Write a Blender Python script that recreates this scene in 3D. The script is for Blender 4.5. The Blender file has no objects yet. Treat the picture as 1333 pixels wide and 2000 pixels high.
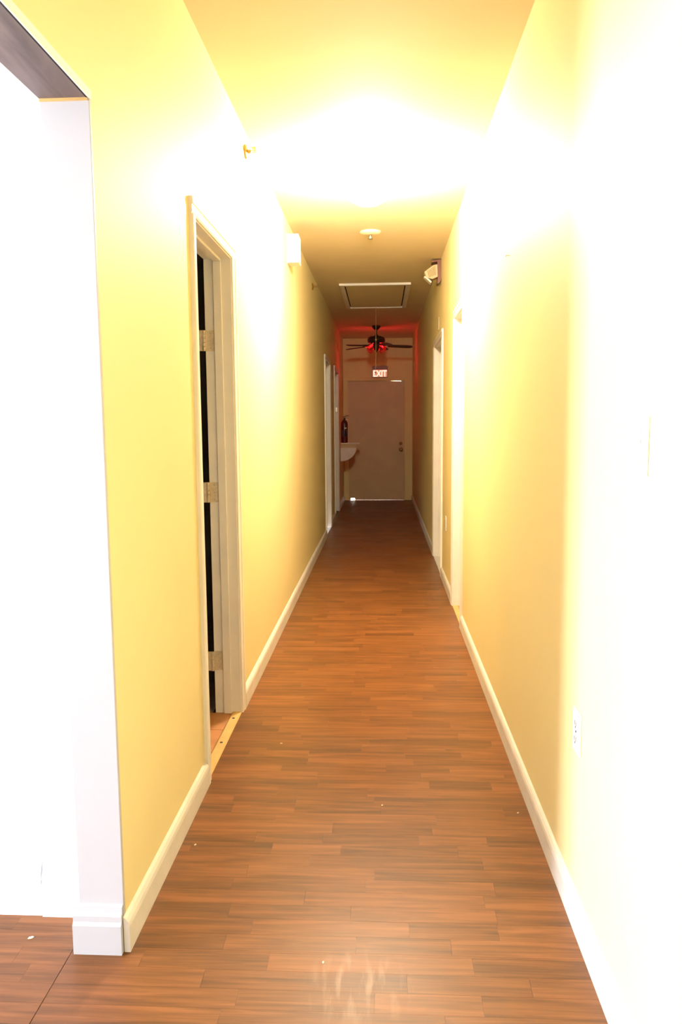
import bpy, bmesh, math, random
from mathutils import Vector, Matrix

random.seed(11)
scene = bpy.context.scene
COL = scene.collection

# ------------------------------------------------------------------ camera
CH = 1.3386                                    # lens height
pitch, yaw, roll, fpx = 0.1144, 0.0532, -0.0084, 1525.18
cd = bpy.data.cameras.new('camera'); cam = bpy.data.objects.new('camera', cd); COL.objects.link(cam)
fw = Vector((-math.sin(yaw) * math.cos(pitch), math.cos(yaw) * math.cos(pitch), -math.sin(pitch)))
rt = Vector((math.cos(yaw), math.sin(yaw), 0)); up = rt.cross(fw)
r2 = math.cos(roll) * rt + math.sin(roll) * up; u2 = -math.sin(roll) * rt + math.cos(roll) * up
cam.matrix_world = Matrix(((r2.x, u2.x, -fw.x, 0), (r2.y, u2.y, -fw.y, 0), (r2.z, u2.z, -fw.z, CH), (0, 0, 0, 1)))
cd.sensor_fit = 'VERTICAL'; cd.sensor_height = 36; cd.lens = fpx * 36 / 2000; cd.clip_start = 0.02; cd.clip_end = 100
scene.camera = cam

# ------------------------------------------------------------------ sky (bright overcast) and exposure
SKY = 124.0
w = bpy.data.worlds.new('overcast_sky'); scene.world = w; w.use_nodes = True
bg = w.node_tree.nodes['Background']; bg.inputs[0].default_value = (0.82, 0.87, 1.0, 1); bg.inputs[1].default_value = SKY
def portal(loc, direction, sx, sy):            # guides sky sampling through a window
    l = bpy.data.lights.new('window_portal', 'AREA'); l.shape = 'RECTANGLE'; l.size = sx; l.size_y = sy
    l.cycles.is_portal = True
    o = bpy.data.objects.new('window_portal', l); COL.objects.link(o); o.location = loc
    o.rotation_euler = Vector(direction).to_track_quat('-Z', 'Y').to_euler()
vs = scene.view_settings
vs.view_transform = 'Standard'; vs.look = 'None'; vs.exposure = 0.0; vs.gamma = 1.0; vs.use_curve_mapping = False
LAMP = 415.0
BULB = 115.0

# ------------------------------------------------------------------ measures of the place
XL, XR, HT, YE, YB = -0.66, 0.516, 2.74, 13.42, -1.2
TK = 0.115                                      # wall thickness
YC = 1.84                                      # corner where the left wall starts
YR = 1.975                                      # side-room wall that faces the camera
XW = -4.3                                       # window wall of the side room
HB = 2.072                                      # underside of the header
portal((XW - 0.14, 0.90, 1.1), (1, 0, 0), 1.0, 2.1)
portal((-1.95, 9.5, 1.3), (1, 0, 0), 2.0, 2.6)

# ------------------------------------------------------------------ helpers
def mk_obj(name, bm, mat, parent=None, smooth=False, loc=None):
    me = bpy.data.meshes.new(name); bm.normal_update(); bm.to_mesh(me); bm.free()
    if mat: me.materials.append(mat)
    if smooth:
        for p in me.polygons: p.use_smooth = True
    o = bpy.data.objects.new(name, me); COL.objects.link(o)
    if loc is not None: o.location = loc
    if parent: o.parent = parent
    return o
def box(bm, x0, x1, y0, y1, z0, z1, bev=0.0, seg=2):
    vs_ = [bm.verts.new(p) for p in ((x0, y0, z0), (x1, y0, z0), (x1, y1, z0), (x0, y1, z0), (x0, y0, z1), (x1, y0, z1), (x1, y1, z1), (x0, y1, z1))]
    fs = [bm.faces.new([vs_[i] for i in f]) for f in ((3, 2, 1, 0), (4, 5, 6, 7), (0, 1, 5, 4), (1, 2, 6, 5), (2, 3, 7, 6), (3, 0, 4, 7))]
    if bev > 0:
        es = list({e for f in fs for e in f.edges})
        bmesh.ops.bevel(bm, geom=es, offset=bev, segments=seg, profile=0.5, affect='EDGES')
def boxes(lst, bev=0.0, seg=2):
    bm = bmesh.new()
    for b in lst: box(bm, *b, bev=bev, seg=seg)
    return bm
def lathe(bm, prof, n=24, M=None):
    M = M or Matrix(); rings = []
    for r, z in prof:
        if r < 1e-6: rings.append([bm.verts.new(M @ Vector((0, 0, z)))])
        else: rings.append([bm.verts.new(M @ Vector((r * math.cos(2 * math.pi * i / n), r * math.sin(2 * math.pi * i / n), z))) for i in range(n)])
    for a, b in zip(rings[:-1], rings[1:]):
        for i in range(n):
            j = (i + 1) % n
            if len(a) == 1 and len(b) == 1: continue
            if len(a) == 1: bm.faces.new((a[0], b[j], b[i]))
            elif len(b) == 1: bm.faces.new((a[i], a[j], b[0]))
            else: bm.faces.new((a[i], a[j], b[j], b[i]))
    bmesh.ops.recalc_face_normals(bm, faces=bm.faces[:])
def lathed(prof, n=24, M=None):
    bm = bmesh.new(); lathe(bm, prof, n, M); return bm
def tube(bm, pts, r, n=10):
    pts = [Vector(p) for p in pts]; rings = []
    for i, p in enumerate(pts):
        d = (pts[min(i + 1, len(pts) - 1)] - pts[max(i - 1, 0)]).normalized()
        a = d.orthogonal().normalized() if i == 0 else (pa - d * pa.dot(d)).normalized()
        pa = a; b = d.cross(a)
        rings.append([bm.verts.new(p + r * (math.cos(2 * math.pi * k / n) * a + math.sin(2 * math.pi * k / n) * b)) for k in range(n)])
    for A, B in zip(rings[:-1], rings[1:]):
        for k in range(n): bm.faces.new((A[k], A[(k + 1) % n], B[(k + 1) % n], B[k]))
    bm.faces.new(rings[0][::-1]); bm.faces.new(rings[-1])
def prism(bm, poly, axis, a0, a1):
    """poly: 2D outline in the two axes other than 'axis' (in x,y,z order), extruded a0..a1"""
    def P(u, v, a):
        return {0: (a, u, v), 1: (u, a, v), 2: (u, v, a)}[axis]
    A = [bm.verts.new(P(u, v, a0)) for u, v in poly]; B = [bm.verts.new(P(u, v, a1)) for u, v in poly]
    n = len(poly)
    bm.faces.new(A); bm.faces.new(B[::-1])
    for i in range(n): bm.faces.new((A[i], B[i], B[(i + 1) % n], A[(i + 1) % n]))
    bmesh.ops.recalc_face_normals(bm, faces=bm.faces[:])
def prismed(*a):
    bm = bmesh.new(); prism(bm, *a); return bm
def empty(name, loc, rz=0):
    o = bpy.data.objects.new(name, None); COL.objects.link(o); o.location = loc; o.rotation_euler.z = rz
    o.empty_display_size = 0.05
    return o
def tag(o, label, cat=None, group=None, kind=None):
    o['label'] = label
    if cat: o['category'] = cat
    if group: o['group'] = group
    if kind: o['kind'] = kind
    return o
def struct(name, bm, mat, label, cat, parent=None):
    return tag(mk_obj(name, bm, mat, parent), label, cat, kind='structure')

# ------------------------------------------------------------------ materials
def mat(name, col, rough=0.5, spec=0.5, metal=0.0, bump=0.0, bscale=200.0, var=0.0, vscale=3.0):
    m = bpy.data.materials.new(name); m.use_nodes = True; nt = m.node_tree; b = nt.nodes['Principled BSDF']
    b.inputs['Base Color'].default_value = (*col, 1); b.inputs['Roughness'].default_value = rough
    b.inputs['Metallic'].default_value = metal; b.inputs['Specular IOR Level'].default_value = spec
    geo = nt.nodes.new('ShaderNodeNewGeometry')
    if var > 0:
        n = nt.nodes.new('ShaderNodeTexNoise'); n.inputs['Scale'].default_value = vscale; n.inputs['Detail'].default_value = 5
        nt.links.new(geo.outputs['Position'], n.inputs['Vector'])
        r = nt.nodes.new('ShaderNodeValToRGB')
        r.color_ramp.elements[0].position = 0.3; r.color_ramp.elements[1].position = 0.7
        r.color_ramp.elements[0].color = (*[c * (1 - var) for c in col], 1); r.color_ramp.elements[1].color = (*[min(1, c * (1 + var * 0.6)) for c in col], 1)
        nt.links.new(n.outputs['Fac'], r.inputs['Fac']); nt.links.new(r.outputs['Color'], b.inputs['Base Color'])
    if bump > 0:
        n2 = nt.nodes.new('ShaderNodeTexNoise'); n2.inputs['Scale'].default_value = bscale; n2.inputs['Detail'].default_value = 3
        nt.links.new(geo.outputs['Position'], n2.inputs['Vector'])
        bp = nt.nodes.new('ShaderNodeBump'); bp.inputs['Strength'].default_value = bump; bp.inputs['Distance'].default_value = 0.002
        nt.links.new(n2.outputs['Fac'], bp.inputs['Height']); nt.links.new(bp.outputs['Normal'], b.inputs['Normal'])
    return m
def emit(name, col, st):
    m = bpy.data.materials.new(name); m.use_nodes = True; b = m.node_tree.nodes['Principled BSDF']
    b.inputs['Base Color'].default_value = (*col, 1); b.inputs['Emission Color'].default_value = (*col, 1); b.inputs['Emission Strength'].default_value = st
    return m
M = {}
M['yellow'] = mat('yellow_wall_paint', (0.82, 0.70, 0.37), 0.6, 0.25, bump=0.12, bscale=160, var=0.03, vscale=1.2)
M['ceil'] = mat('peach_ceiling_paint', (0.81, 0.68, 0.49), 0.75, 0.15, bump=0.15, bscale=120, var=0.03)
M['white'] = mat('white_wall_paint', (0.83, 0.83, 0.85), 0.6, 0.25, bump=0.08, bscale=160)
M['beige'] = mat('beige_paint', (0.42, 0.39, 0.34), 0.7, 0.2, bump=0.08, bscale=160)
M['jambw'] = mat('lavender_white_paint', (0.535, 0.53, 0.568), 0.5, 0.3, var=0.03)
M['trim'] = mat('offwhite_trim_paint', (0.88, 0.83, 0.77), 0.4, 0.4, bump=0.03, bscale=60, var=0.05, vscale=6)
M['base'] = mat('cream_baseboard_paint', (0.76, 0.72, 0.66), 0.4, 0.4, var=0.07, vscale=9)
M['doorp'] = mat('tan_door_paint', (0.62, 0.47, 0.28), 0.45, 0.4, var=0.06, vscale=5)
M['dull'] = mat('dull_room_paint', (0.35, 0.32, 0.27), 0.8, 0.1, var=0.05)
M['screed'] = mat('dark_subfloor', (0.035, 0.02, 0.012), 0.9, 0.1, var=0.1)
M['grout'] = mat('grey_grout', (0.35, 0.28, 0.22), 0.9, 0.1, var=0.1, vscale=20)
M['tile'] = mat('terracotta_tile', (0.50, 0.22, 0.09), 0.45, 0.4, bump=0.05, bscale=40, var=0.18, vscale=9)
M['strip'] = mat('pale_wood_strip', (0.66, 0.43, 0.16), 0.5, 0.4, var=0.12, vscale=14)
M['steel'] = mat('brushed_metal', (0.55, 0.50, 0.42), 0.3, 0.5, metal=0.9, var=0.1, vscale=30)
M['hinge'] = mat('painted_hinge', (0.70, 0.58, 0.42), 0.45, 0.4, var=0.15, vscale=60)
M['dark'] = mat('painted_shade', (0.02, 0.017, 0.013), 0.8, 0.2, var=0.1)  # near-black colour standing in for shade in narrow gaps
M['brass'] = mat('aged_brass', (0.50, 0.33, 0.12), 0.32, 0.5, metal=1.0, var=0.15, vscale=50)
M['bronze'] = mat('dark_bronze', (0.055, 0.038, 0.022), 0.4, 0.5, metal=0.5, var=0.15, vscale=30)
M['blade'] = mat('dark_wood_blade', (0.06, 0.035, 0.018), 0.45, 0.4, var=0.2, vscale=18)
M['plastic'] = mat('white_plastic', (0.80, 0.79, 0.76), 0.35, 0.5, var=0.02)
M['ivory'] = mat('ivory_plastic', (0.74, 0.70, 0.63), 0.35, 0.5, var=0.02)
M['slot'] = mat('dark_slot', (0.05, 0.045, 0.04), 0.6, 0.3, var=0.05)
M['maroon'] = mat('maroon_plastic', (0.17, 0.05, 0.025), 0.4, 0.5, var=0.1)
M['cream'] = mat('cream_plastic', (0.60, 0.46, 0.27), 0.4, 0.4, var=0.04)
M['rib'] = mat('tan_rib', (0.34, 0.23, 0.10), 0.5, 0.3, var=0.05)
M['red'] = mat('red_enamel', (0.13, 0.012, 0.014), 0.25, 0.6, var=0.12, vscale=14)
M['black'] = mat('black_rubber', (0.02, 0.02, 0.024), 0.4, 0.5, var=0.1)
M['label'] = mat('grey_label', (0.12, 0.06, 0.07), 0.5, 0.3, var=0.2, vscale=40)
M['cord'] = mat('cotton_cord', (0.75, 0.55, 0.28), 0.8, 0.1, var=0.1, vscale=60)
M['chip'] = mat('pale_paint_chip', (0.80, 0.68, 0.48), 0.7, 0.2, var=0.1, vscale=50)
M['glow'] = emit('lamp_glass', (1.0, 0.90, 0.70), LAMP)
M['redbulb'] = emit('red_bulb', (1.0, 0.035, 0.07), BULB)
M['deadbulb'] = mat('unlit_red_bulb', (0.5, 0.06, 0.06), 0.2, 0.6, var=0.1)
M['exitface'] = emit('exit_face', (1.0, 0.45, 0.28), 0.42)
M['exitletter'] = emit('exit_letter', (1.0, 0.82, 0.66), 1.25)
# dark bare wood with knots (header)
def wood_mat(name, c0, c1, sx, sy, rough):
    m = bpy.data.materials.new(name); m.use_nodes = True; nt = m.node_tree; b = nt.nodes['Principled BSDF']
    geo = nt.nodes.new('ShaderNodeNewGeometry'); mp = nt.nodes.new('ShaderNodeMapping'); mp.inputs['Scale'].default_value = (sx, sy, 4)
    n = nt.nodes.new('ShaderNodeTexNoise'); n.inputs['Scale'].default_value = 1.0; n.inputs['Detail'].default_value = 6; n.inputs['Distortion'].default_value = 0.6
    r = nt.nodes.new('ShaderNodeValToRGB'); r.color_ramp.elements[0].position = 0.3; r.color_ramp.elements[1].position = 0.72
    r.color_ramp.elements[0].color = (*c0, 1); r.color_ramp.elements[1].color = (*c1, 1)
    nt.links.new(geo.outputs['Position'], mp.inputs['Vector']); nt.links.new(mp.outputs[0], n.inputs['Vector'])
    nt.links.new(n.outputs['Fac'], r.inputs['Fac']); nt.links.new(r.outputs[0], b.inputs['Base Color'])
    b.inputs['Roughness'].default_value = rough
    return m
M['header'] = wood_mat('dark_bare_wood', (0.075, 0.050, 0.047), (0.19, 0.135, 0.125), 22, 3, 0.6)
# ruby glass of the fan's shades
g = bpy.data.materials.new('ruby_glass'); g.use_nodes = True; nt = g.node_tree
gb = nt.nodes['Principled BSDF']; gb.inputs['Base Color'].default_value = (0.75, 0.18, 0.16, 1); gb.inputs['Roughness'].default_value = 0.15
tr = nt.nodes.new('ShaderNodeBsdfTransparent'); tr.inputs[0].default_value = (1.0, 0.55, 0.5, 1)
mx = nt.nodes.new('ShaderNodeMixShader'); nz = nt.nodes.new('ShaderNodeTexNoise'); nz.inputs['Scale'].default_value = 60
mr = nt.nodes.new('ShaderNodeMapRange'); mr.inputs['To Min'].default_value = 0.15; mr.inputs['To Max'].default_value = 0.4
nt.links.new(nz.outputs['Fac'], mr.inputs['Value']); nt.links.new(mr.outputs[0], mx.inputs[0])
nt.links.new(tr.outputs[0], mx.inputs[1]); nt.links.new(gb.outputs[0], mx.inputs[2])
nt.links.new(mx.outputs[0], nt.nodes['Material Output'].inputs['Surface'])
M['ruby'] = g
# window glass
g = bpy.data.materials.new('window_glass'); g.use_nodes = True; nt = g.node_tree
tr = nt.nodes.new('ShaderNodeBsdfTransparent'); tr.inputs[0].default_value = (0.96, 0.98, 0.98, 1)
gl = nt.nodes.new('ShaderNodeBsdfGlossy'); gl.inputs['Roughness'].default_value = 0.02
mx = nt.nodes.new('ShaderNodeMixShader'); mx.inputs[0].default_value = 0.05
nt.links.new(tr.outputs[0], mx.inputs[1]); nt.links.new(gl.outputs[0], mx.inputs[2]); nt.links.new(mx.outputs[0], nt.nodes['Material Output'].inputs['Surface'])
M['glass'] = g
# laminate strips: colour from each strip's own tone, grain along the strip
def laminate():
    m = bpy.data.materials.new('laminate_strip'); m.use_nodes = True; nt = m.node_tree; b = nt.nodes['Principled BSDF']; L = nt.links.new
    geo = nt.nodes.new('ShaderNodeNewGeometry'); at = nt.nodes.new('ShaderNodeAttribute'); at.attribute_name = 'tone'
    off = nt.nodes.new('ShaderNodeVectorMath'); off.operation = 'SCALE'; off.inputs[0].default_value = (37.0, 11.0, 53.0)
    L(at.outputs['Fac'], off.inputs['Scale'])
    add = nt.nodes.new('ShaderNodeVectorMath'); L(geo.outputs['Position'], add.inputs[0]); L(off.outputs[0], add.inputs[1])
    def grain(sx, sy, det, dist):
        mp = nt.nodes.new('ShaderNodeMapping'); mp.inputs['Scale'].default_value = (sx, sy, 1); L(add.outputs[0], mp.inputs['Vector'])
        n = nt.nodes.new('ShaderNodeTexNoise'); n.inputs['Scale'].default_value = 1; n.inputs['Detail'].default_value = det; n.inputs['Distortion'].default_value = dist
        L(mp.outputs[0], n.inputs['Vector']); return n
    g1 = grain(2.6, 38, 4, 0.8); g2 = grain(7, 200, 3, 0.2)
    r = nt.nodes.new('ShaderNodeValToRGB'); cr = r.color_ramp
    cr.elements[0].position = 0.0; cr.elements[0].color = (0.095, 0.036, 0.012, 1)
    cr.elements[1].position = 1.0; cr.elements[1].color = (0.250, 0.092, 0.029, 1)
    e = cr.elements.new(0.5); e.color = (0.172, 0.063, 0.018, 1)
    def math_(op, a, bb):
        n = nt.nodes.new('ShaderNodeMath'); n.operation = op
        for i, v in enumerate((a, bb)):
            if isinstance(v, (int, float)): n.inputs[i].default_value = v
            else: L(v, n.inputs[i])
        return n.outputs[0]
    t = math_('MULTIPLY', at.outputs['Fac'], 0.42)
    s1 = math_('MULTIPLY', math_('SUBTRACT', g1.outputs['Fac'], 0.5), 2.0)
    s2 = math_('MULTIPLY', math_('SUBTRACT', g2.outputs['Fac'], 0.5), 0.7)
    L(math_('ADD', math_('ADD', math_('ADD', t, 0.29), s1), s2), r.inputs['Fac'])
    # a worn, scratched patch near the hall's start
    mp = nt.nodes.new('ShaderNodeMapping'); mp.inputs['Location'].default_value = (0.06 * 9, -1.72 * 9, 0); mp.inputs['Scale'].default_value = (9, 9, 0)
    L(geo.outputs['Position'], mp.inputs['Vector'])
    ln = nt.nodes.new('ShaderNodeVectorMath'); ln.operation = 'LENGTH'; L(mp.outputs[0], ln.inputs[0])
    near = nt.nodes.new('ShaderNodeMapRange'); near.inputs['From Min'].default_value = 1.3; near.inputs['From Max'].default_value = 0.2; L(ln.outputs['Value'], near.inputs['Value'])
    ws = nt.nodes.new('ShaderNodeTexNoise'); ws.inputs['Scale'].default_value = 1; ws.inputs['Detail'].default_value = 5
    mw = nt.nodes.new('ShaderNodeMapping'); mw.inputs['Scale'].default_value = (40, 7, 1); L(geo.outputs['Position'], mw.inputs['Vector']); L(mw.outputs[0], ws.inputs['Vector'])
    wr = nt.nodes.new('ShaderNodeMapRange'); wr.inputs['From Min'].default_value = 0.5; wr.inputs['From Max'].default_value = 0.72; L(ws.outputs['Fac'], wr.inputs['Value'])
    wear = math_('MULTIPLY', math_('MULTIPLY', near.outputs[0], wr.outputs[0]), 0.4)
    mixc = nt.nodes.new('ShaderNodeMix'); mixc.data_type = 'RGBA'; L(wear, mixc.inputs[0]); L(r.outputs[0], mixc.inputs[6]); mixc.inputs[7].default_value = (0.62, 0.42, 0.27, 1)
    L(mixc.outputs[2], b.inputs['Base Color'])
    rr = nt.nodes.new('ShaderNodeMapRange'); rr.inputs['To Min'].default_value = 0.30; rr.inputs['To Max'].default_value = 0.50
    nn = nt.nodes.new('ShaderNodeTexNoise'); nn.inputs['Scale'].default_value = 3; nn.inputs['Detail'].default_value = 5; L(geo.outputs['Position'], nn.inputs['Vector'])
    L(nn.outputs['Fac'], rr.inputs['Value']); L(rr.outputs[0], b.inputs['Roughness'])
    b.inputs['Specular IOR Level'].default_value = 0.3
    bp = nt.nodes.new('ShaderNodeBump'); bp.inputs['Strength'].default_value = 0.12; bp.inputs['Distance'].default_value = 0.001
    L(g2.outputs['Fac'], bp.inputs['Height']); L(bp.outputs['Normal'], b.inputs['Normal'])
    return m
M['lam'] = laminate()

# ------------------------------------------------------------------ doorways: clear spans along the corridor
JB = 0.018                                      # jamb board
HD = 2.05                                       # clear head height
LEFT = [(2.805, 3.472), (9.09, 9.91), (10.87, 11.76)]
RIGHT = [(5.05, 5.62), (6.77, 7.75)]

# ------------------------------------------------------------------ walls
def wall_run(x0, x1, spans, y0, y1):
    lst = []; y = y0
    for a, b in spans:
        lst.append((x0, x1, y, a - JB, -0.02, HT)); lst.append((x0, x1, a - JB, b + JB, HD + JB, HT)); y = b + JB
    lst.append((x0, x1, y, y1, -0.02, HT)); return lst
wl = wall_run(XL - TK, XL, LEFT, YC, YE + 0.12)
wl.append((XL - TK, XL, -0.5, YC, HB + 0.02, HT)); wl.append((XL - TK, XL, YB, -0.5, -0.02, HT))
struct('wall_left', boxes(wl), M['yellow'], 'yellow left wall of the hallway with three doorways and a wide opening', 'wall')
struct('wall_right', boxes(wall_run(XR, XR + TK, RIGHT, YB, YE + 0.12)), M['yellow'], 'yellow right wall of the hallway with two doorways', 'wall')
DX0, DX1, DH = -0.575, 0.385, 2.03
struct('wall_end', boxes([(XL - TK, DX0 - 0.02, YE, YE + 0.12, -0.02, HT), (DX1 + 0.02, XR + TK, YE, YE + 0.12, -0.02, HT), (DX0 - 0.02, DX1 + 0.02, YE, YE + 0.12, DH + 0.02, HT)]),
       M['yellow'], 'yellow wall at the far end of the hallway around the exit door', 'wall')
struct('wall_back', boxes([(XW - 0.12, XR + TK, YB - 0.12, YB, -0.02, HT)]), M['white'], 'white wall behind the camera', 'wall')
struct('wall_room', boxes([(XW - 0.12, XL - TK, YR, YR + 0.12, -0.02, HT), (XL - TK - 0.002, XL - TK, YC, YR, 0, HT)]), M['white'], 'white wall of the side room seen through the wide left opening', 'wall')
WY0, WY1, WZ0, WZ1 = 0.42, 1.38, 0.10, 2.12
struct('wall_window', boxes([(XW - 0.12, XW, YB, WY0, -0.02, HT), (XW - 0.12, XW, WY1, YR, -0.02, HT), (XW - 0.12, XW, WY0, WY1, WZ1, HT), (XW - 0.12, XW, WY0, WY1, -0.02, WZ0)]),
       M['white'], 'white window wall of the side room', 'wall')
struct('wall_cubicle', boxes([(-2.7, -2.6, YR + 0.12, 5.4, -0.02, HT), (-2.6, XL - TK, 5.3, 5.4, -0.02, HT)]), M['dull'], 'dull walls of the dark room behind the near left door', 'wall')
struct('wall_bedroom', boxes([(-1.9, XL - TK, 8.5, 8.6, -0.02, HT), (-1.9, XL - TK, 10.35, 10.45, -0.02, HT)]), M['white'], 'side walls of the daylit room behind the middle left door', 'wall')
struct('ceiling', boxes([(XL - TK, XR + TK, YB - 0.12, YE + 0.12, HT, HT + 0.1)]), M['ceil'], 'peach painted ceiling of the hallway', 'ceiling')
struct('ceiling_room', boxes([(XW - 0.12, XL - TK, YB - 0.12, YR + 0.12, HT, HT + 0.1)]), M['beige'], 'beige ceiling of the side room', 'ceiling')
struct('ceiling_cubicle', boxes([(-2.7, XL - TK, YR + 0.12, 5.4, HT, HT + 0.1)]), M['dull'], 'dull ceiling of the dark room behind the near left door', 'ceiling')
struct('ceiling_bedroom', boxes([(-1.9, XL - TK, 8.5, 10.45, HT, HT + 0.1), (-1.9, XL - TK, 8.5, 10.45, -0.12, -0.015)]), M['white'], 'ceiling and floor of the daylit room behind the middle left door', 'ceiling')
struct('daylight_baffle', boxes([(-1.6, -1.5, YE + 0.12, 15.2, -0.1, HT), (-1.6, 1.4, 15.2, 15.3, -0.1, HT), (-1.6, 1.4, YE + 0.12, 15.3, HT, HT + 0.1), (-1.6, 1.4, YE + 0.12, 15.3, -0.12, -0.02)]), M['dull'], 'dull unseen enclosure added outside the end door to dim its daylight', 'wall')  # unseen enclosure, added to cut the daylight through the door's gaps
# side-room window
wn = tag(empty('window_1', (XW, (WY0 + WY1) / 2, WZ0)), 'tall white framed window of the side room', 'window', kind='structure')
cy = (WY1 - WY0) / 2; hz = WZ1 - WZ0
mk_obj('window_frame', boxes([(-0.1, -0.03, -cy, -cy + 0.05, 0, hz), (-0.1, -0.03, cy - 0.05, cy, 0, hz), (-0.1, -0.03, -cy + 0.05, cy - 0.05, 0, 0.05), (-0.1, -0.03, -cy + 0.05, cy - 0.05, hz - 0.05, hz), (-0.09, -0.04, -0.02, 0.02, 0.05, hz - 0.05)]), M['plastic'], wn)
for s in (0, 1):
    a, b_ = ((-cy + 0.05, -0.02), (0.02, cy - 0.05))[s]
    mk_obj('pane', boxes([(-0.068, -0.062, a, b_, 0.05, hz - 0.05)]), M['glass'], wn)

# ------------------------------------------------------------------ floor: subfloor with laminate strips
fl = struct('floor', boxes([(XW - 0.12, XR + TK, YB - 0.12, YR, -0.12, -0.007), (XL - TK - 0.02, XR + TK, YR, YE + 0.14, -0.12, -0.007)]), M['screed'],
            'reddish brown laminate strip floor laid across the hallway', 'floor')
ROW, GAP = 0.0645, 0.0004
SEAM = -0.795
def proj(p):
    v = Vector(p) - Vector((0, 0, CH)); d = v.dot(fw)
    return 666.5 + fpx * v.dot(r2) / d, 1000 - fpx * v.dot(u2) / d, d
planks = []
def lay(x0, x1, y0, y1, seed):
    rnd = random.Random(seed); y = y0; k = 0; last = 0.5
    while y < y1 - 1e-4:
        ye = min(y + ROW, y1); x = x0 - rnd.uniform(0.0, 0.30)
        while x < x1 - 1e-4:
            ln = rnd.choice((0.24, 0.30, 0.36, 0.42, 0.52)) * rnd.uniform(0.9, 1.1)
            a, b = max(x, x0), min(x + ln, x1)
            if x1 - b < 0.05: b = x1; x = x1
            else: x += ln
            t = rnd.random()
            if abs(t - last) < 0.15: t = (t + 0.4) % 1
            last = t
            if b - a > 0.012: planks.append((a, b, y, ye, t))
        y = ye; k += 1
lay(SEAM, XR, YB, YC - 0.002, 1)
lay(XL, XR, YC - 0.002, YE, 2)
lay(-1.75, SEAM - 0.0015, YB, YR, 3)
lay(XW, -1.75, YB, YR, 4)
def plank_faces(a, b, c, d, ox, oy):
    i = 0.0; g = GAP / 2
    bot = [(a + g - ox, c + g - oy, -0.007), (b - g - ox, c + g - oy, -0.007), (b - g - ox, d - g - oy, -0.007), (a + g - ox, d - g - oy, -0.007)]
    mid = [(p[0], p[1], -0.0003) for p in bot]
    top = [(a + g + i - ox, c + g + i - oy, 0), (b - g - i - ox, c + g + i - oy, 0), (b - g - i - ox, d - g - i - oy, 0), (a + g + i - ox, d - g - i - oy, 0)]
    f = [(8, 9, 10, 11)]
    for q in (0, 4):
        for k in range(4):
            n = (k + 1) % 4; f.append((q + k, q + n, q + 4 + n, q + 4 + k))
    return bot + mid + top, f
def vis(p):
    x, y, d = proj(((p[0] + p[1]) / 2, (p[2] + p[3]) / 2, 0))
    if (p[2] + p[3]) / 2 < 1.0: return 0
    if not (-60 < x < 1390 and 900 < y < 2040): return 0
    return (p[1] - p[0]) * (p[3] - p[2]) / d ** 3
planks.sort(key=vis, reverse=True)
def plank_mesh(name, v, f, tones):
    me = bpy.data.meshes.new(name); me.from_pydata(v, [], f)
    at = me.attributes.new('tone', 'FLOAT', 'POINT'); at.data.foreach_set('value', tones)
    me.materials.append(M['lam']); return me
for p in planks[:300]:
    ox, oy = (p[0] + p[1]) / 2, (p[2] + p[3]) / 2
    v, f = plank_faces(*p[:4], ox, oy)
    o = bpy.data.objects.new('plank', plank_mesh('plank', v, f, [p[4]] * len(v))); COL.objects.link(o)
    o.location = (ox, oy, 0); o.parent = fl
V, F, T = [], [], []
for p in planks[300:]:
    v, f = plank_faces(*p[:4], 0, 0); n = len(V); V += v; F += [tuple(i + n for i in q) for q in f]; T += [p[4]] * len(v)
o = bpy.data.objects.new('plank_field', plank_mesh('plank_field', V, F, T)); COL.objects.link(o); o.parent = fl; o['kind'] = 'stuff'
# terracotta floor of the dark room
tf = struct('floor_cubicle', boxes([(-2.6, XL - TK - 0.02, YR + 0.12, 5.3, -0.12, -0.005), (XL - TK - 0.02, XL - 0.001, LEFT[0][0], LEFT[0][1], -0.12, -0.005)]), M['grout'], 'terracotta tiled floor of the dark room behind the near left door', 'floor')
for iy in range(7):
    for ix in range(3):
        y0 = 2.11 + 0.232 * iy; x1 = XL - 0.042 - 0.232 * ix
        if x1 > XL - TK and not (y0 > LEFT[0][0] - 0.1 and y0 + 0.23 < LEFT[0][1] + 0.1): continue
        ya = max(y0, LEFT[0][0] + 0.001) if ix == 0 else y0; yb = min(y0 + 0.228, LEFT[0][1] - 0.001) if ix == 0 else y0 + 0.228
        if yb - ya < 0.02: continue
        bm = bmesh.new(); box(bm, -0.114, 0.114, -(yb - ya) / 2, (yb - ya) / 2, -0.006, 0.0, 0.0015, 1)
        mk_obj('tile', bm, M['tile'], tf, loc=(x1 - 0.114, (ya + yb) / 2, 0.0))

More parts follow.
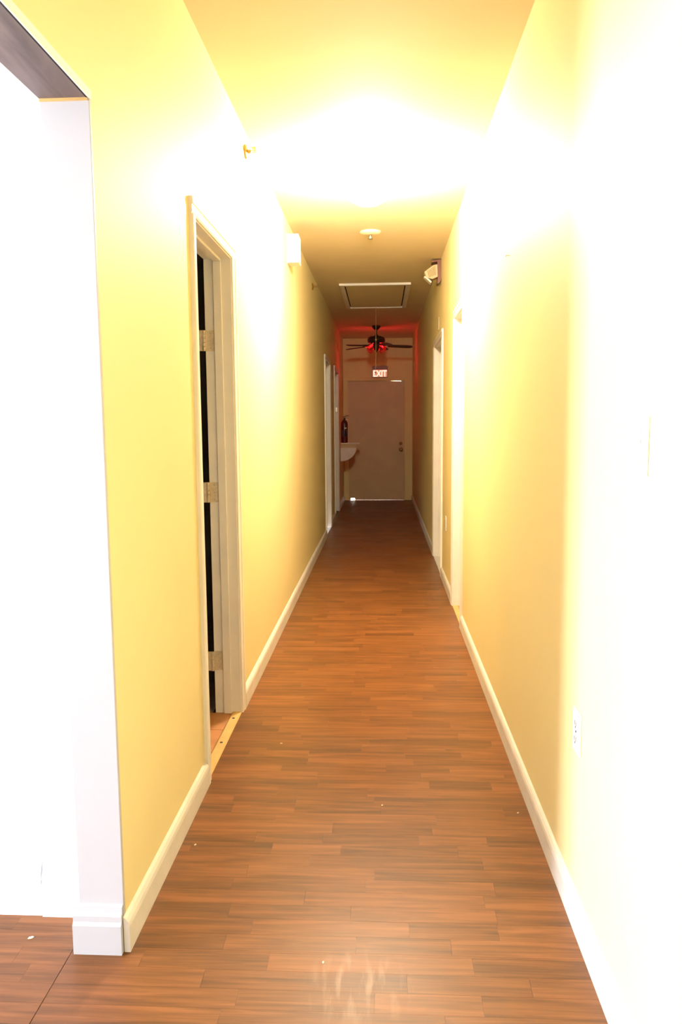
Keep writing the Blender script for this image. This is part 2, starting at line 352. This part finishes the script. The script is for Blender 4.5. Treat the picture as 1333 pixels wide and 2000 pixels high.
# ------------------------------------------------------------------ header, jamb end and baseboards
hd = struct('trim_1', boxes([(XL - TK, XL - 0.0061, -0.5, YC - 0.012, HB, HB + 0.02)]), M['header'], 'dark bare wood header board under the wide opening on the left', 'header')
mk_obj('bead', boxes([(XL - 0.0015, XL + 0.001, -0.5, YC, HB - 0.001, HB + 0.02)]), M['white'], hd)
mk_obj('joint_shade', boxes([(XL - 0.006, XL - 0.0016, -0.5, YC - 0.013, HB - 0.0008, HB + 0.02)]), M['dark'], hd)  # solid dark strip, paints the shadow line between header and bead
mk_obj('caulk_line', boxes([(XL - TK, XL - 0.003, YC - 0.016, YC - 0.0121, HB - 0.006, HB)]), M['strip'], hd)
je = struct('trim_2', boxes([(XL - TK, XL, YC - 0.012, YC, 0, HB)], 0.0012), M['jambw'], 'white painted end of the left wall beside the wide opening', 'jamb')
def base_profile(h, t, steps=True):
    if steps: return [(0, 0), (t, 0), (t, h * 0.62), (t * 0.72, h * 0.68), (t * 0.72, h * 0.80), (t * 0.45, h * 0.86), (t * 0.35, h * 0.97), (0, h)]
    return [(0, 0), (t, 0), (t, h * 0.72), (t * 0.85, h * 0.84), (t * 0.5, h * 0.94), (0, h)]
def base_along_y(x, sgn, y0, y1, h, t, steps=False):
    return prismed([(x + sgn * u, v) for u, v in base_profile(h, t, steps)], 1, y0, y1)
def base_along_x(y, x0, x1, h, t):
    return prismed([(y - u, v) for u, v in base_profile(h, t, True)], 0, x0, x1)
mk_obj('baseboard', base_along_x(YC - 0.012, XL - TK - 0.012, XL - 0.002, 0.125, 0.022), M['jambw'], je)
bl = tag(empty('baseboard_left', (0, 0, 0)), 'cream baseboard along the hallway left wall', 'baseboard', kind='structure')
ys = [YC - 0.02] + [v for a, b in LEFT for v in (a - 0.066, b + 0.066)] + [YE]
for i in range(0, len(ys), 2):
    mk_obj('board', base_along_y(XL, 1, ys[i], ys[i + 1], 0.094, 0.016), M['base'], bl)
br = tag(empty('baseboard_right', (0, 0, 0)), 'cream baseboard along the hallway right wall', 'baseboard', kind='structure')
ys = [YB] + [v for a, b in RIGHT for v in (a - 0.066, b + 0.066)] + [YE]
for i in range(0, len(ys), 2):
    mk_obj('board', base_along_y(XR, -1, ys[i], ys[i + 1], 0.090, 0.015), M['base'], br)
bb = tag(empty('baseboard_room', (0, 0, 0)), 'white baseboard of the side room with an open joint', 'baseboard', kind='structure')
mk_obj('board', base_along_x(YR, XW, -0.936, 0.150, 0.018), M['white'], bb)
mk_obj('board', base_along_x(YR, -0.932, XL - TK - 0.013, 0.143, 0.023), M['white'], bb)

# ------------------------------------------------------------------ doors in the side walls
CW, CT = 0.058, 0.016
def doorway(name, side, a, b, label, slab='closed', gap=0.0, paint='trim'):
    X = XL if side < 0 else XR; s = side       # outward from the corridor is +s in x
    root = tag(empty(name, (X, (a + b) / 2, 0)), label, 'door', kind='structure')
    yo = (a + b) / 2; hw = (b - a) / 2
    def bx(u0, u1, y0, y1, z0, z1, bev=0.0):   # u: depth into the wall
        x0, x1 = sorted((s * u0, s * u1)); return boxes([(x0, x1, y0, y1, z0, z1)], bev, 1)
    m = M[paint]
    for sg in (-1, 1):
        y0, y1 = sorted((sg * hw, sg * (hw + JB)))
        mk_obj('jamb', bx(-0.002, TK + 0.002, y0, y1, 0, HD + JB), m, root)
        y0, y1 = sorted((sg * (hw - 0.011), sg * hw))
        mk_obj('door_stop', bx(0.040, 0.076, y0, y1, 0, HD - 0.011, 0.002), m, root)
        # casing with a stepped moulding profile
        w0, w1 = sg * (hw + 0.005), sg * (hw + 0.005 + CW)
        prof = [(w0, 0), (w0, -0.009), (w0 + sg * 0.008, -0.012), (w0 + sg * 0.030, -0.012), (w0 + sg * 0.036, -CT), (w1 - sg * 0.004, -CT), (w1, -CT + 0.004), (w1, 0)]
        mk_obj('casing', prismed([(s * u, y) for y, u in prof], 2, 0, HD + 0.005), m, root)
    mk_obj('head_jamb', bx(-0.002, TK + 0.002, -hw, hw, HD, HD + JB), m, root)
    mk_obj('head_stop', bx(0.040, 0.076, -hw, hw, HD - 0.011, HD, 0.002), m, root)
    z0 = HD + 0.005
    prof = [(z0, 0), (z0, -0.009), (z0 + 0.008, -0.012), (z0 + 0.030, -0.012), (z0 + 0.036, -CT), (z0 + CW - 0.004, -CT), (z0 + CW, -CT + 0.004), (z0 + CW, 0)]
    mk_obj('head_casing', prismed([(s * u, z) for z, u in prof], 1, -hw - 0.005 - CW, hw + 0.005 + CW), m, root)
    if slab == 'closed':
        sl = mk_obj('slab', bx(0.077, 0.112, -hw, hw, gap, HD), M['doorp'] if paint != 'trim' else m, root)
        kx = s * 0.077
        bm = bmesh.new(); lathe(bm, [(0.026, 0), (0.026, 0.006), (0.011, 0.010), (0.011, 0.028), (0.024, 0.036), (0.027, 0.046), (0.018, 0.058), (0, 0.060)], 16,
                                Matrix.Translation((kx, -hw + 0.06, 0.95)) @ Matrix.Rotation(-s * math.pi / 2, 4, 'Y'))
        mk_obj('knob', bm, M['steel'], sl, True)
        if name == 'door_3': mk_obj('strike_plate', bx(0.012, 0.036, hw - 0.0012, hw, 1.50, 1.56), M['steel'], root)
    return root, hw, bx
d1, hw1, bx1 = doorway('door_1', -1, *LEFT[0], 'off-white door frame nearest on the left wall with hinges beside a dark gap', slab='open')
# open slab, swung back into the dark room, and its three hinges on the far jamb
sl = mk_obj('slab', bx1(TK + 0.045, TK + 0.045 + 0.66, hw1 - 0.030, hw1 + 0.006, 0.012, HD - 0.006, 0.002), M['trim'], d1)
mk_obj('threshold', prismed([(-s_, z_) for s_, z_ in ((-0.004, 0), (0.0, 0.006), (0.034, 0.006), (0.040, 0))], 1, -hw1, hw1), M['strip'], d1)
for yy in (-0.28, -0.02, 0.25):
    mk_obj('screw', lathed([(0.006, 0.0062), (0.006, 0.0078), (0, 0.0082)], 10, Matrix.Translation((-0.018, yy, 0))), M['slot'], d1)
for zc in (1.70, 1.03, 0.25):
    h = mk_obj('hinge', bx1(0.078, TK - 0.002, hw1 - 0.0025, hw1, zc - 0.045, zc + 0.045), M['hinge'], d1)
    mk_obj('leaf', bx1(TK + 0.012, TK + 0.047, hw1 - 0.014, hw1 - 0.010, zc - 0.045, zc + 0.045), M['hinge'], h)
    mk_obj('web', bx1(TK - 0.004, TK + 0.014, hw1 - 0.010, hw1 - 0.006, zc - 0.045, zc + 0.045), M['hinge'], h)
    bm = bmesh.new()
    for k in range(5):
        lathe(bm, [(0, 0), (0.0058, 0), (0.0065, 0.001), (0.0065, 0.0155), (0.0058, 0.0165), (0, 0.0165)], 12, Matrix.Translation((-(TK + 0.006), hw1 - 0.0145, zc - 0.045 + 0.018 * k + 0.0004)))
    mk_obj('knuckle', bm, M['hinge'], h, True)
    bm = bmesh.new()
    for zz in (-0.032, 0.0, 0.032):
        lathe(bm, [(0.004, 0), (0.004, 0.0012), (0, 0.0014)], 10, Matrix.Translation((-0.094, hw1 - 0.0025, zc + zz)) @ Matrix.Rotation(math.pi / 2, 4, 'X'))
    mk_obj('screws', bm, M['steel'], h)
d2, hw2, bx2 = doorway('door_2', -1, *LEFT[1], 'off-white door frame in the middle of the left wall with daylight at its foot', gap=0.018)
mk_obj('threshold', bx2(-0.002, TK, -hw2, hw2, -0.008, 0.003), M['base'], d2)
d3, hw3, bx3 = doorway('door_3', -1, *LEFT[2], 'off-white door frame farthest along the left wall before the shelf')
mk_obj('threshold', bx3(-0.002, TK, -hw3, hw3, -0.008, 0.003), M['blade'], d3)
d4, hw4, bx4 = doorway('door_4', 1, *RIGHT[0], 'off-white door frame nearer on the right wall, brightly lit')
mk_obj('threshold', bx4(-0.006, 0.03, -hw4, hw4, -0.008, 0.005), M['strip'], d4)
mk_obj('sill', bx4(0.03, TK, -hw4, hw4, -0.008, 0.003), M['tile'], d4)
d5, hw5, bx5 = doorway('door_5', 1, *RIGHT[1], 'off-white door frame farther along the right wall')
mk_obj('threshold', bx5(-0.006, TK, -hw5, hw5, -0.008, 0.004), M['base'], d5)

# ------------------------------------------------------------------ exit door at the far end
ed = tag(empty('door_6', (0, YE, 0)), 'tan exit door at the far end with daylight showing underneath', 'door', kind='structure')
bm = bmesh.new()                                # slab: sagging top edge, broken lower left corner
out = [(DX0 + 0.03, 0.028), (DX0 + 0.035, 0.034), (DX0 + 0.10, 0.034), (DX0 + 0.108, 0.003), (DX1 - 0.30, 0.002), (DX1 - 0.18, 0.0), (DX1, 0.0), (DX1, DH - 0.002), (DX1 - 0.06, DH - 0.002), (DX1 - 0.065, DH - 0.008), (DX1 - 0.12, DH - 0.006), (DX1 - 0.25, DH - 0.002), (DX1 - 0.40, DH), (DX0, DH), (DX0, 0.0), (DX0 + 0.028, 0.0)]
prism(bm, out, 1, 0.03, 0.074)
slab = mk_obj('slab', bm, M['doorp'], ed)
mk_obj('jamb', boxes([(DX0 - 0.02, DX0, 0, 0.12, 0, DH)]), M['yellow'], ed); mk_obj('jamb', boxes([(DX1, DX1 + 0.02, 0, 0.12, 0, DH)]), M['yellow'], ed)
mk_obj('head_jamb', boxes([(DX0 - 0.02, DX1 + 0.02, 0, 0.12, DH, DH + 0.02)]), M['yellow'], ed)
mk_obj('casing', boxes([(XL + 0.004, DX0 - 0.006, -0.014, 0, 0, DH + 0.006)], 0.003, 1), M['yellow'], ed)
mk_obj('casing', boxes([(DX1 + 0.006, XR - 0.016, -0.014, 0, 0, DH + 0.006)], 0.003, 1), M['yellow'], ed)
mk_obj('head_casing', boxes([(XL + 0.004, XR - 0.016, -0.014, 0, DH + 0.0062, DH + 0.056)], 0.003, 1), M['yellow'], ed)
RX = Matrix.Rotation(math.pi / 2, 4, 'X')       # lathe axis towards the camera
k = mk_obj('knob', lathed([(0.034, 0), (0.034, 0.006), (0.013, 0.012), (0.013, 0.03), (0.026, 0.04), (0.031, 0.054), (0.022, 0.068), (0, 0.071)], 20, Matrix.Translation((0.323, 0.03, 0.868)) @ RX), M['brass'], slab, True)
k = mk_obj('deadbolt', lathed([(0.028, 0), (0.028, 0.008), (0.018, 0.016), (0.018, 0.024), (0, 0.026)], 20, Matrix.Translation((0.320, 0.03, 0.972)) @ RX), M['brass'], slab, True)
mk_obj('thumb_turn', boxes([(0.316, 0.324, -0.012, 0.004, 0.958, 0.986)], 0.001, 1), M['brass'], k)

# ------------------------------------------------------------------ ceiling light
LX, LY = -0.075, 4.50
cl = tag(empty('ceiling_light', (LX, LY, HT)), 'glowing frosted glass globe light on the hallway ceiling', 'lamp')
mk_obj('collar', lathed([(0, 0), (0.05, 0), (0.05, -0.012), (0.0, -0.012)], 24), M['plastic'], cl, True)
mk_obj('glass_globe', lathed([(0.075, -0.001), (0.085, -0.02), (0.118, -0.05), (0.136, -0.09), (0.132, -0.135), (0.108, -0.175), (0.065, -0.198), (0, -0.205)], 32), M['glow'], cl, True)

# ------------------------------------------------------------------ left wall fixtures
cb = tag(empty('chime_box', (XL, 5.59, 2.45)), 'white rectangular box mounted high on the left wall', 'box')
mk_obj('cover', boxes([(0, 0.082, 0, 0.15, 0, 0.195)], 0.006, 3), M['plastic'], cb, False)
mk_obj('back_plate', boxes([(-0.0005, 0.006, -0.003, 0.153, -0.003, 0.198)]), M['ivory'], cb)
mk_obj('grille', boxes([(0.081, 0.0835, 0.02 + 0.022 * i, 0.028 + 0.022 * i, 0.03, 0.165) for i in range(5)]), M['ivory'], cb)
def sprinkler(y, z, label):
    r = tag(empty('sidewall_sprinkler', (XL, y, z)), label, 'sprinkler', 'sidewall sprinklers on the left wall')
    RY = Matrix.Rotation(math.pi / 2, 4, 'Y')
    mk_obj('escutcheon', lathed([(0.0, 0), (0.033, 0), (0.034, 0.004), (0.028, 0.010), (0.013, 0.014), (0, 0.014)], 24, RY), M['brass'], r, True)
    mk_obj('stem', lathed([(0, 0.012), (0.009, 0.012), (0.009, 0.028), (0.006, 0.030), (0, 0.030)], 14, RY), M['brass'], r, True)
    bm = bmesh.new()
    for s in (-1, 1): tube(bm, [(0.026, s * 0.005, 0), (0.034, s * 0.013, 0), (0.046, s * 0.010, 0), (0.052, 0, 0)], 0.0022, 8)
    mk_obj('frame_arms', bm, M['brass'], r, True)
    bm = boxes([(0.051, 0.0535, -0.017, 0.017, -0.012, 0.014)], 0.0006, 1); box(bm, 0.034, 0.055, -0.017, 0.017, 0.013, 0.0155)
    mk_obj('deflector', bm, M['brass'], r)
sprinkler(3.92, 2.642, 'brass sidewall sprinkler head on the left wall above the nearest door')
sprinkler(7.57, 2.618, 'brass sidewall sprinkler head on the left wall beyond the white box')

# ------------------------------------------------------------------ ceiling fixtures
cp = tag(empty('ceiling_plate', (-0.083, 5.99, HT)), 'round cream plate with a hanging stub on the ceiling beyond the light', 'ceiling plate')
mk_obj('disc', lathed([(0, 0), (0.078, 0), (0.080, -0.008), (0.066, -0.018), (0.03, -0.022), (0, -0.022)], 28), M['ceil'], cp, True)
mk_obj('stub', lathed([(0, -0.020), (0.013, -0.020), (0.012, -0.046), (0.008, -0.050), (0, -0.050)], 14), M['steel'], cp, True)
mk_obj('deflector', lathed([(0, -0.050), (0.018, -0.050), (0.018, -0.053), (0, -0.053)], 14), M['steel'], cp)
ah = tag(empty('attic_hatch', (-0.07, 8.97, HT)), 'framed attic hatch in the ceiling with a long pull cord', 'attic hatch')
hx, hy = 0.365, 0.825
for x0, x1, y0, y1 in ((-hx, hx, -hy, -hy + 0.055), (-hx, hx, hy - 0.055, hy), (-hx, -hx + 0.05, -hy + 0.055, hy - 0.055), (hx - 0.05, hx, -hy + 0.055, hy - 0.055)):
    mk_obj('frame_board', boxes([(x0, x1, y0, y1, -0.022, 0)], 0.002, 1), M['trim'], ah)
mk_obj('gap', boxes([(-hx + 0.05, hx - 0.05, -hy + 0.055, hy - 0.055, -0.001, 0)]), M['dark'], ah)  # dark sheet in place of the shade around the panel, no hole behind
pn = mk_obj('panel', boxes([(-hx + 0.062, hx - 0.062, -hy + 0.060, hy - 0.060, -0.012, -0.001)]), M['ceil'], ah)
bm = bmesh.new(); tube(bm, [(-0.002, 0.72, -0.012), (-0.002, 0.722, -0.3), (-0.004, 0.722, -0.6), (-0.009, 0.722, -0.79)], 0.0026, 8)
mk_obj('pull_cord', bm, M['cord'], ah, True)
mk_obj('cord_bead', lathed([(0, 0.012), (0.008, 0.008), (0.010, 0), (0.008, -0.010), (0, -0.014)], 12, Matrix.Translation((-0.003, 0.722, -0.405))), M['cord'], ah, True)
mk_obj('cord_pull', lathed([(0, 0.018), (0.006, 0.012), (0.009, -0.008), (0.007, -0.016), (0, -0.018)], 12, Matrix.Translation((-0.009, 0.722, -0.80))), M['cord'], ah, True)

# ------------------------------------------------------------------ ceiling fan with red lights
FX, FY = -0.082, 11.70
cf = tag(empty('ceiling_fan', (FX, FY, HT)), 'dark five-blade ceiling fan with glowing red lights near the far end', 'ceiling fan')
mk_obj('canopy', lathed([(0, 0), (0.062, 0), (0.064, -0.008), (0.055, -0.03), (0.03, -0.055), (0.016, -0.06), (0, -0.06)], 24), M['bronze'], cf, True)
mk_obj('downrod', lathed([(0, -0.055), (0.012, -0.055), (0.012, -0.15), (0, -0.15)], 14), M['bronze'], cf, True)
mk_obj('motor_housing', lathed([(0, -0.128), (0.024, -0.130), (0.03, -0.145), (0.09, -0.155), (0.122, -0.172), (0.130, -0.20), (0.126, -0.235), (0.105, -0.252), (0.06, -0.258), (0, -0.258)], 32), M['bronze'], cf, True)
for i in range(5):
    a = math.radians(3 + 72 * i)
    MZ = Matrix.Rotation(a, 4, 'Z'); MP = MZ @ Matrix.Translation((0, 0, -0.285)) @ Matrix.Rotation(math.radians(2.5), 4, 'Y') @ Matrix.Rotation(math.radians(-12), 4, 'X')
    bm = bmesh.new(); o2 = []
    for x, hwid in ((0.17, 0.042), (0.24, 0.052), (0.35, 0.058), (0.46, 0.060), (0.51, 0.054), (0.528, 0.036)): o2.append((x, hwid))
    prism(bm, [(x, -y) for x, y in o2] + [(0.533, 0)] + [(x, y) for x, y in o2[::-1]], 2, -0.004, 0.004)
    bmesh.ops.transform(bm, matrix=MP, verts=bm.verts[:])
    bl_ = mk_obj('blade', bm, M['blade'], cf)
    bm = bmesh.new(); prism(bm, [(0.08, -0.014), (0.15, -0.010), (0.19, -0.030), (0.235, -0.018), (0.25, 0), (0.235, 0.018), (0.19, 0.030), (0.15, 0.010), (0.08, 0.014)], 2, 0.0042, 0.010)
    for v in bm.verts:
        if v.co.x < 0.1: v.co.z += 0.028
    bmesh.ops.transform(bm, matrix=MP, verts=bm.verts[:])
    mk_obj('blade_iron', bm, M['bronze'], bl_)
mk_obj('light_hub', lathed([(0, -0.256), (0.045, -0.256), (0.050, -0.275), (0.046, -0.33), (0.03, -0.352), (0.014, -0.362), (0.012, -0.378), (0, -0.384)], 24), M['bronze'], cf, True)
for deg, lit in ((48, True), (132, True), (218, False), (322, False)):
    a = math.radians(deg); c, s = math.cos(a), math.sin(a)
    MS = Matrix.Translation((0.058 * c, 0.058 * s, -0.300)) @ Matrix.Rotation(a, 4, 'Z') @ Matrix.Rotation(math.radians(98 if lit else 138), 4, 'Y')
    bm = bmesh.new(); tube(bm, [(0.03 * c, 0.03 * s, -0.290), (0.052 * c, 0.052 * s, -0.292), (0.062 * c, 0.062 * s, -0.301)], 0.010, 10)
    mk_obj('arm', bm, M['bronze'], cf, True)
    sh = mk_obj('shade', lathed([(0.022, 0.0), (0.030, 0.012), (0.036, 0.04), (0.042, 0.07), (0.054, 0.092), (0.052, 0.092), (0.040, 0.069), (0.034, 0.04), (0.028, 0.013), (0.020, 0.002)], 20, MS), M['ruby'], cf, True)
    mk_obj('bulb', lathed([(0, 0.0), (0.011, 0.004), (0.013, 0.022), (0.023, 0.042), (0.026, 0.058), (0.019, 0.074), (0, 0.082)], 16, MS), M['redbulb'] if lit else M['deadbulb'], sh, True)
bm = bmesh.new(); tube(bm, [(0.02, -0.03, -0.36), (0.02, -0.03, -0.50)], 0.0015, 6)
mk_obj('pull_chain', bm, M['brass'], cf)

# ------------------------------------------------------------------ exit sign over the end door
ex = tag(empty('exit_sign', (-0.035, YE, 2.087)), 'small lit exit sign on the wall above the end door', 'sign')
mk_obj('housing', boxes([(-0.128, 0.128, -0.045, 0, 0, 0.19)], 0.004, 2), M['maroon'], ex)
mk_obj('lit_face', boxes([(-0.122, 0.122, -0.048, -0.045, 0.006, 0.126)]), M['exitface'], ex)
cu = bpy.data.curves.new('exit_text', 'FONT'); cu.body = 'EXIT'; cu.size = 0.135; cu.align_x = 'CENTER'; cu.extrude = 0.001; cu.offset = 0.002
to = bpy.data.objects.new('exit_text', cu); COL.objects.link(to)
me = bpy.data.meshes.new_from_object(to.evaluated_get(bpy.context.evaluated_depsgraph_get())); bpy.data.objects.remove(to)
xs = [v.co.x for v in me.vertices]; zs = [v.co.y for v in me.vertices]
me.transform(Matrix.Diagonal((0.226 / (max(xs) - min(xs)), 0.104 / (max(zs) - min(zs)), 1, 1)))
me.transform(Matrix.Translation((0, -0.049, 0.014)) @ Matrix.Rotation(math.pi / 2, 4, 'X'))
me.materials.clear(); me.materials.append(M['exitletter'])
lt = bpy.data.objects.new('lettering', me); COL.objects.link(lt); lt.parent = ex

# ------------------------------------------------------------------ right wall fixtures
al = tag(empty('wall_alarm', (XR, 7.06, 2.53)), 'cream ribbed alarm on a maroon back plate high on the right wall', 'alarm')
mk_obj('back_plate', prismed([(0, 0.03), (-0.018, 0.0), (-0.034, 0.0), (-0.030, 0.05), (-0.034, 0.185), (-0.08, 0.178), (-0.082, 0.190), (0, 0.203)], 1, -0.065, 0.065), M['maroon'], al)
bd = mk_obj('body', prismed([(-0.030, 0.058), (-0.034, 0.162), (-0.070, 0.155), (-0.146, 0.100), (-0.126, 0.052), (-0.075, 0.040)], 1, -0.055, 0.055), M['cream'], al)
for i in range(6):
    t = 0.12 + i * 0.14
    p0 = Vector((-0.050 - 0.082 * t, 0.156 - 0.058 * t)); p1 = Vector((-0.040 - 0.075 * t, 0.075 - 0.025 * t))
    d = (p1 - p0); n = Vector((-d.y, d.x)).normalized() * 0.003
    mk_obj('rib', prismed([tuple(p0 + n), tuple(p0 - n), tuple(p1 - n), tuple(p1 + n)], 1, -0.058, -0.0548), M['rib'], bd)
mk_obj('lens', prismed([(-0.150, 0.062), (-0.132, 0.066), (-0.082, 0.020), (-0.088, 0.006)], 1, -0.045, 0.045), M['ivory'], al)
def plate(name, y, z, w, h, label, cat, mat_, group=None):
    r = tag(empty(name, (XR, y, z)), label, cat, group)
    mk_obj('cover_plate', boxes([(-0.006, 0, -w / 2, w / 2, -h / 2, h / 2)], 0.002, 2), mat_, r)
    return r
sw = plate('light_switch', 1.578, 1.287, 0.072, 0.116, 'white light switch plate on the bright near right wall', 'light switch', M['plastic'])
mk_obj('toggle', boxes([(-0.016, -0.006, -0.005, 0.005, -0.004, 0.014)], 0.001, 1), M['ivory'], sw)
for zz in (-0.03, 0.03): mk_obj('screw', lathed([(0.004, 0.006), (0.004, 0.0072), (0, 0.0075)], 10, Matrix.Translation((0, 0, zz)) @ Matrix.Rotation(-math.pi / 2, 4, 'Y')), M['hinge'], sw)
for y, z, lab in ((2.012, 0.522, 'white power outlet low on the bright near right wall'), (6.30, 0.52, 'power outlet between the two right doorways')):
    ou = plate('power_outlet', y, z, 0.072, 0.116, lab, 'outlet', M['plastic'], 'power outlets on the right wall')
    for zz in (-0.021, 0.021):
        so = mk_obj('socket', boxes([(-0.008, -0.006, -0.017, 0.017, zz - 0.014, zz + 0.014)], 0.0008, 1), M['ivory'], ou)
        mk_obj('slots', boxes([(-0.0084, -0.008, -0.008, -0.005, zz - 0.004, zz + 0.008), (-0.0084, -0.008, 0.005, 0.008, zz - 0.004, zz + 0.008), (-0.0084, -0.008, -0.003, 0.003, zz - 0.011, zz - 0.006)]), M['slot'], so)
    mk_obj('screw', lathed([(0.003, 0.006), (0.003, 0.0072), (0, 0.0075)], 10, Matrix.Rotation(-math.pi / 2, 4, 'Y')), M['slot'], ou)
wp = plate('blank_plate', 7.26, 2.215, 0.07, 0.115, 'small blank plate on the right wall just above the farther doorway', 'wall plate', M['hinge'])
for zz in (-0.03, 0.03): mk_obj('screw', lathed([(0.004, 0.006), (0.004, 0.0072), (0, 0.0075)], 10, Matrix.Translation((0, 0, zz)) @ Matrix.Rotation(-math.pi / 2, 4, 'Y')), M['slot'], wp)
hk = tag(empty('wall_nail', (XR, 3.275, 2.0)), 'tiny nail left in the right wall above eye level', 'nail')
mk_obj('shank', lathed([(0, -0.001), (0.0016, -0.001), (0.0016, 0.014), (0, 0.014)], 8, Matrix.Rotation(-math.pi / 2, 4, 'Y')), M['steel'], hk)
mk_obj('head', lathed([(0, 0.0138), (0.005, 0.0138), (0.005, 0.016), (0, 0.0165)], 10, Matrix.Rotation(-math.pi / 2, 4, 'Y')), M['steel'], hk)

# ------------------------------------------------------------------ shelf and fire extinguisher at the far left
sf = tag(empty('wall_shelf', (XL, 12.5, 0.72)), 'cream wall shelf with curved bracket beside the end door', 'shelf')
mk_obj('top_board', boxes([(0, 0.30, -0.08, 0.22, 0.276, 0.292)], 0.002, 1), M['trim'], sf)
mk_obj('apron', boxes([(0, 0.245, -0.055, -0.035, 0.215, 0.276)]), M['doorp'], sf)
pts = [(0, 0.215), (0, 0.0)] + [(0.250 * math.sin(t) , 0.215 - 0.215 * math.cos(t)) for t in [math.pi / 2 * k / 12 for k in range(1, 13)]]
mk_obj('bracket', prismed(pts, 1, -0.075, -0.05), M['trim'], sf)
fe = tag(empty('fire_extinguisher', (-0.600, 12.52, 1.012)), 'dark red fire extinguisher with black hose standing on the shelf', 'fire extinguisher')
body = mk_obj('cylinder', lathed([(0, 0), (0.046, 0), (0.052, 0.006), (0.053, 0.02), (0.053, 0.29), (0.049, 0.325), (0.036, 0.350), (0.020, 0.362), (0, 0.364)], 28), M['red'], fe, True)
mk_obj('label_band', lathed([(0.0533, 0.10), (0.0537, 0.102), (0.0537, 0.20), (0.0533, 0.202)], 28), M['label'], body, True)
mk_obj('valve', lathed([(0, 0.360), (0.018, 0.360), (0.018, 0.385), (0.013, 0.40), (0, 0.40)], 16), M['steel'], fe, True)
mk_obj('lever', prismed([(-0.02, 0.400), (0.055, 0.425), (0.075, 0.420), (0.075, 0.428), (0.05, 0.437), (-0.02, 0.412)], 1, -0.009, 0.009), M['black'], fe)
mk_obj('carry_handle', prismed([(-0.01, 0.385), (0.04, 0.392), (0.06, 0.380), (0.064, 0.386), (0.042, 0.402), (-0.01, 0.398)], 1, -0.009, 0.009), M['black'], fe)
mk_obj('gauge', lathed([(0, 0), (0.013, 0), (0.013, 0.008), (0, 0.010)], 14, Matrix.Translation((0, -0.018, 0.382)) @ RX), M['steel'], fe, True)
bm = bmesh.new(); tube(bm, [(0.01, -0.012, 0.388), (0.005, -0.045, 0.375), (0.012, -0.064, 0.33), (0.018, -0.066, 0.26), (0.020, -0.064, 0.20), (0.022, -0.064, 0.15)], 0.010, 10)
hs = mk_obj('hose', bm, M['black'], fe, True)
mk_obj('nozzle', lathed([(0, 0.02), (0.012, 0.02), (0.014, -0.03), (0.010, -0.034), (0, -0.034)], 12, Matrix.Translation((0.022, -0.064, 0.14))), M['black'], hs, True)
mk_obj('hose_clip', boxes([(0.006, 0.034, -0.076, -0.05, 0.228, 0.238)], 0.001, 1), M['steel'], hs)

# ------------------------------------------------------------------ crumbs of paint on the floor
for x, y, s, rz, lab in ((-0.925, 1.864, 0.008, 0.5, 'yellowish paint chip on the side room floor left of the white wall end'),
                         (-0.60, 2.331, 0.005, 1.2, 'tiny pale paint chip on the floor against the left baseboard'),
                         (-0.426, 3.131, 0.005, 0.2, 'tiny pale paint chip on the floor beside the near left door threshold'),
                         (-0.003, 2.612, 0.004, 0.9, 'tiny pale paint chip in the middle of the hallway floor'),
                         (-0.15, 1.802, 0.004, 1.5, 'tiny pale paint chip by the scratched patch of floor'),
                         (0.463, 2.575, 0.004, 0.4, 'tiny pale paint chip on the floor near the right baseboard')):
    bm = bmesh.new(); prism(bm, [(-s, -0.35 * s), (0.2 * s, -0.6 * s), (s, -0.1 * s), (0.6 * s, 0.5 * s), (-0.5 * s, 0.55 * s)], 2, 0.0, 0.0016)
    o = mk_obj('paint_chip', bm, M['chip'], None, loc=(x, y, 0.0)); o.rotation_euler.z = rz
    tag(o, lab, 'paint chip', 'paint chips on the floor')
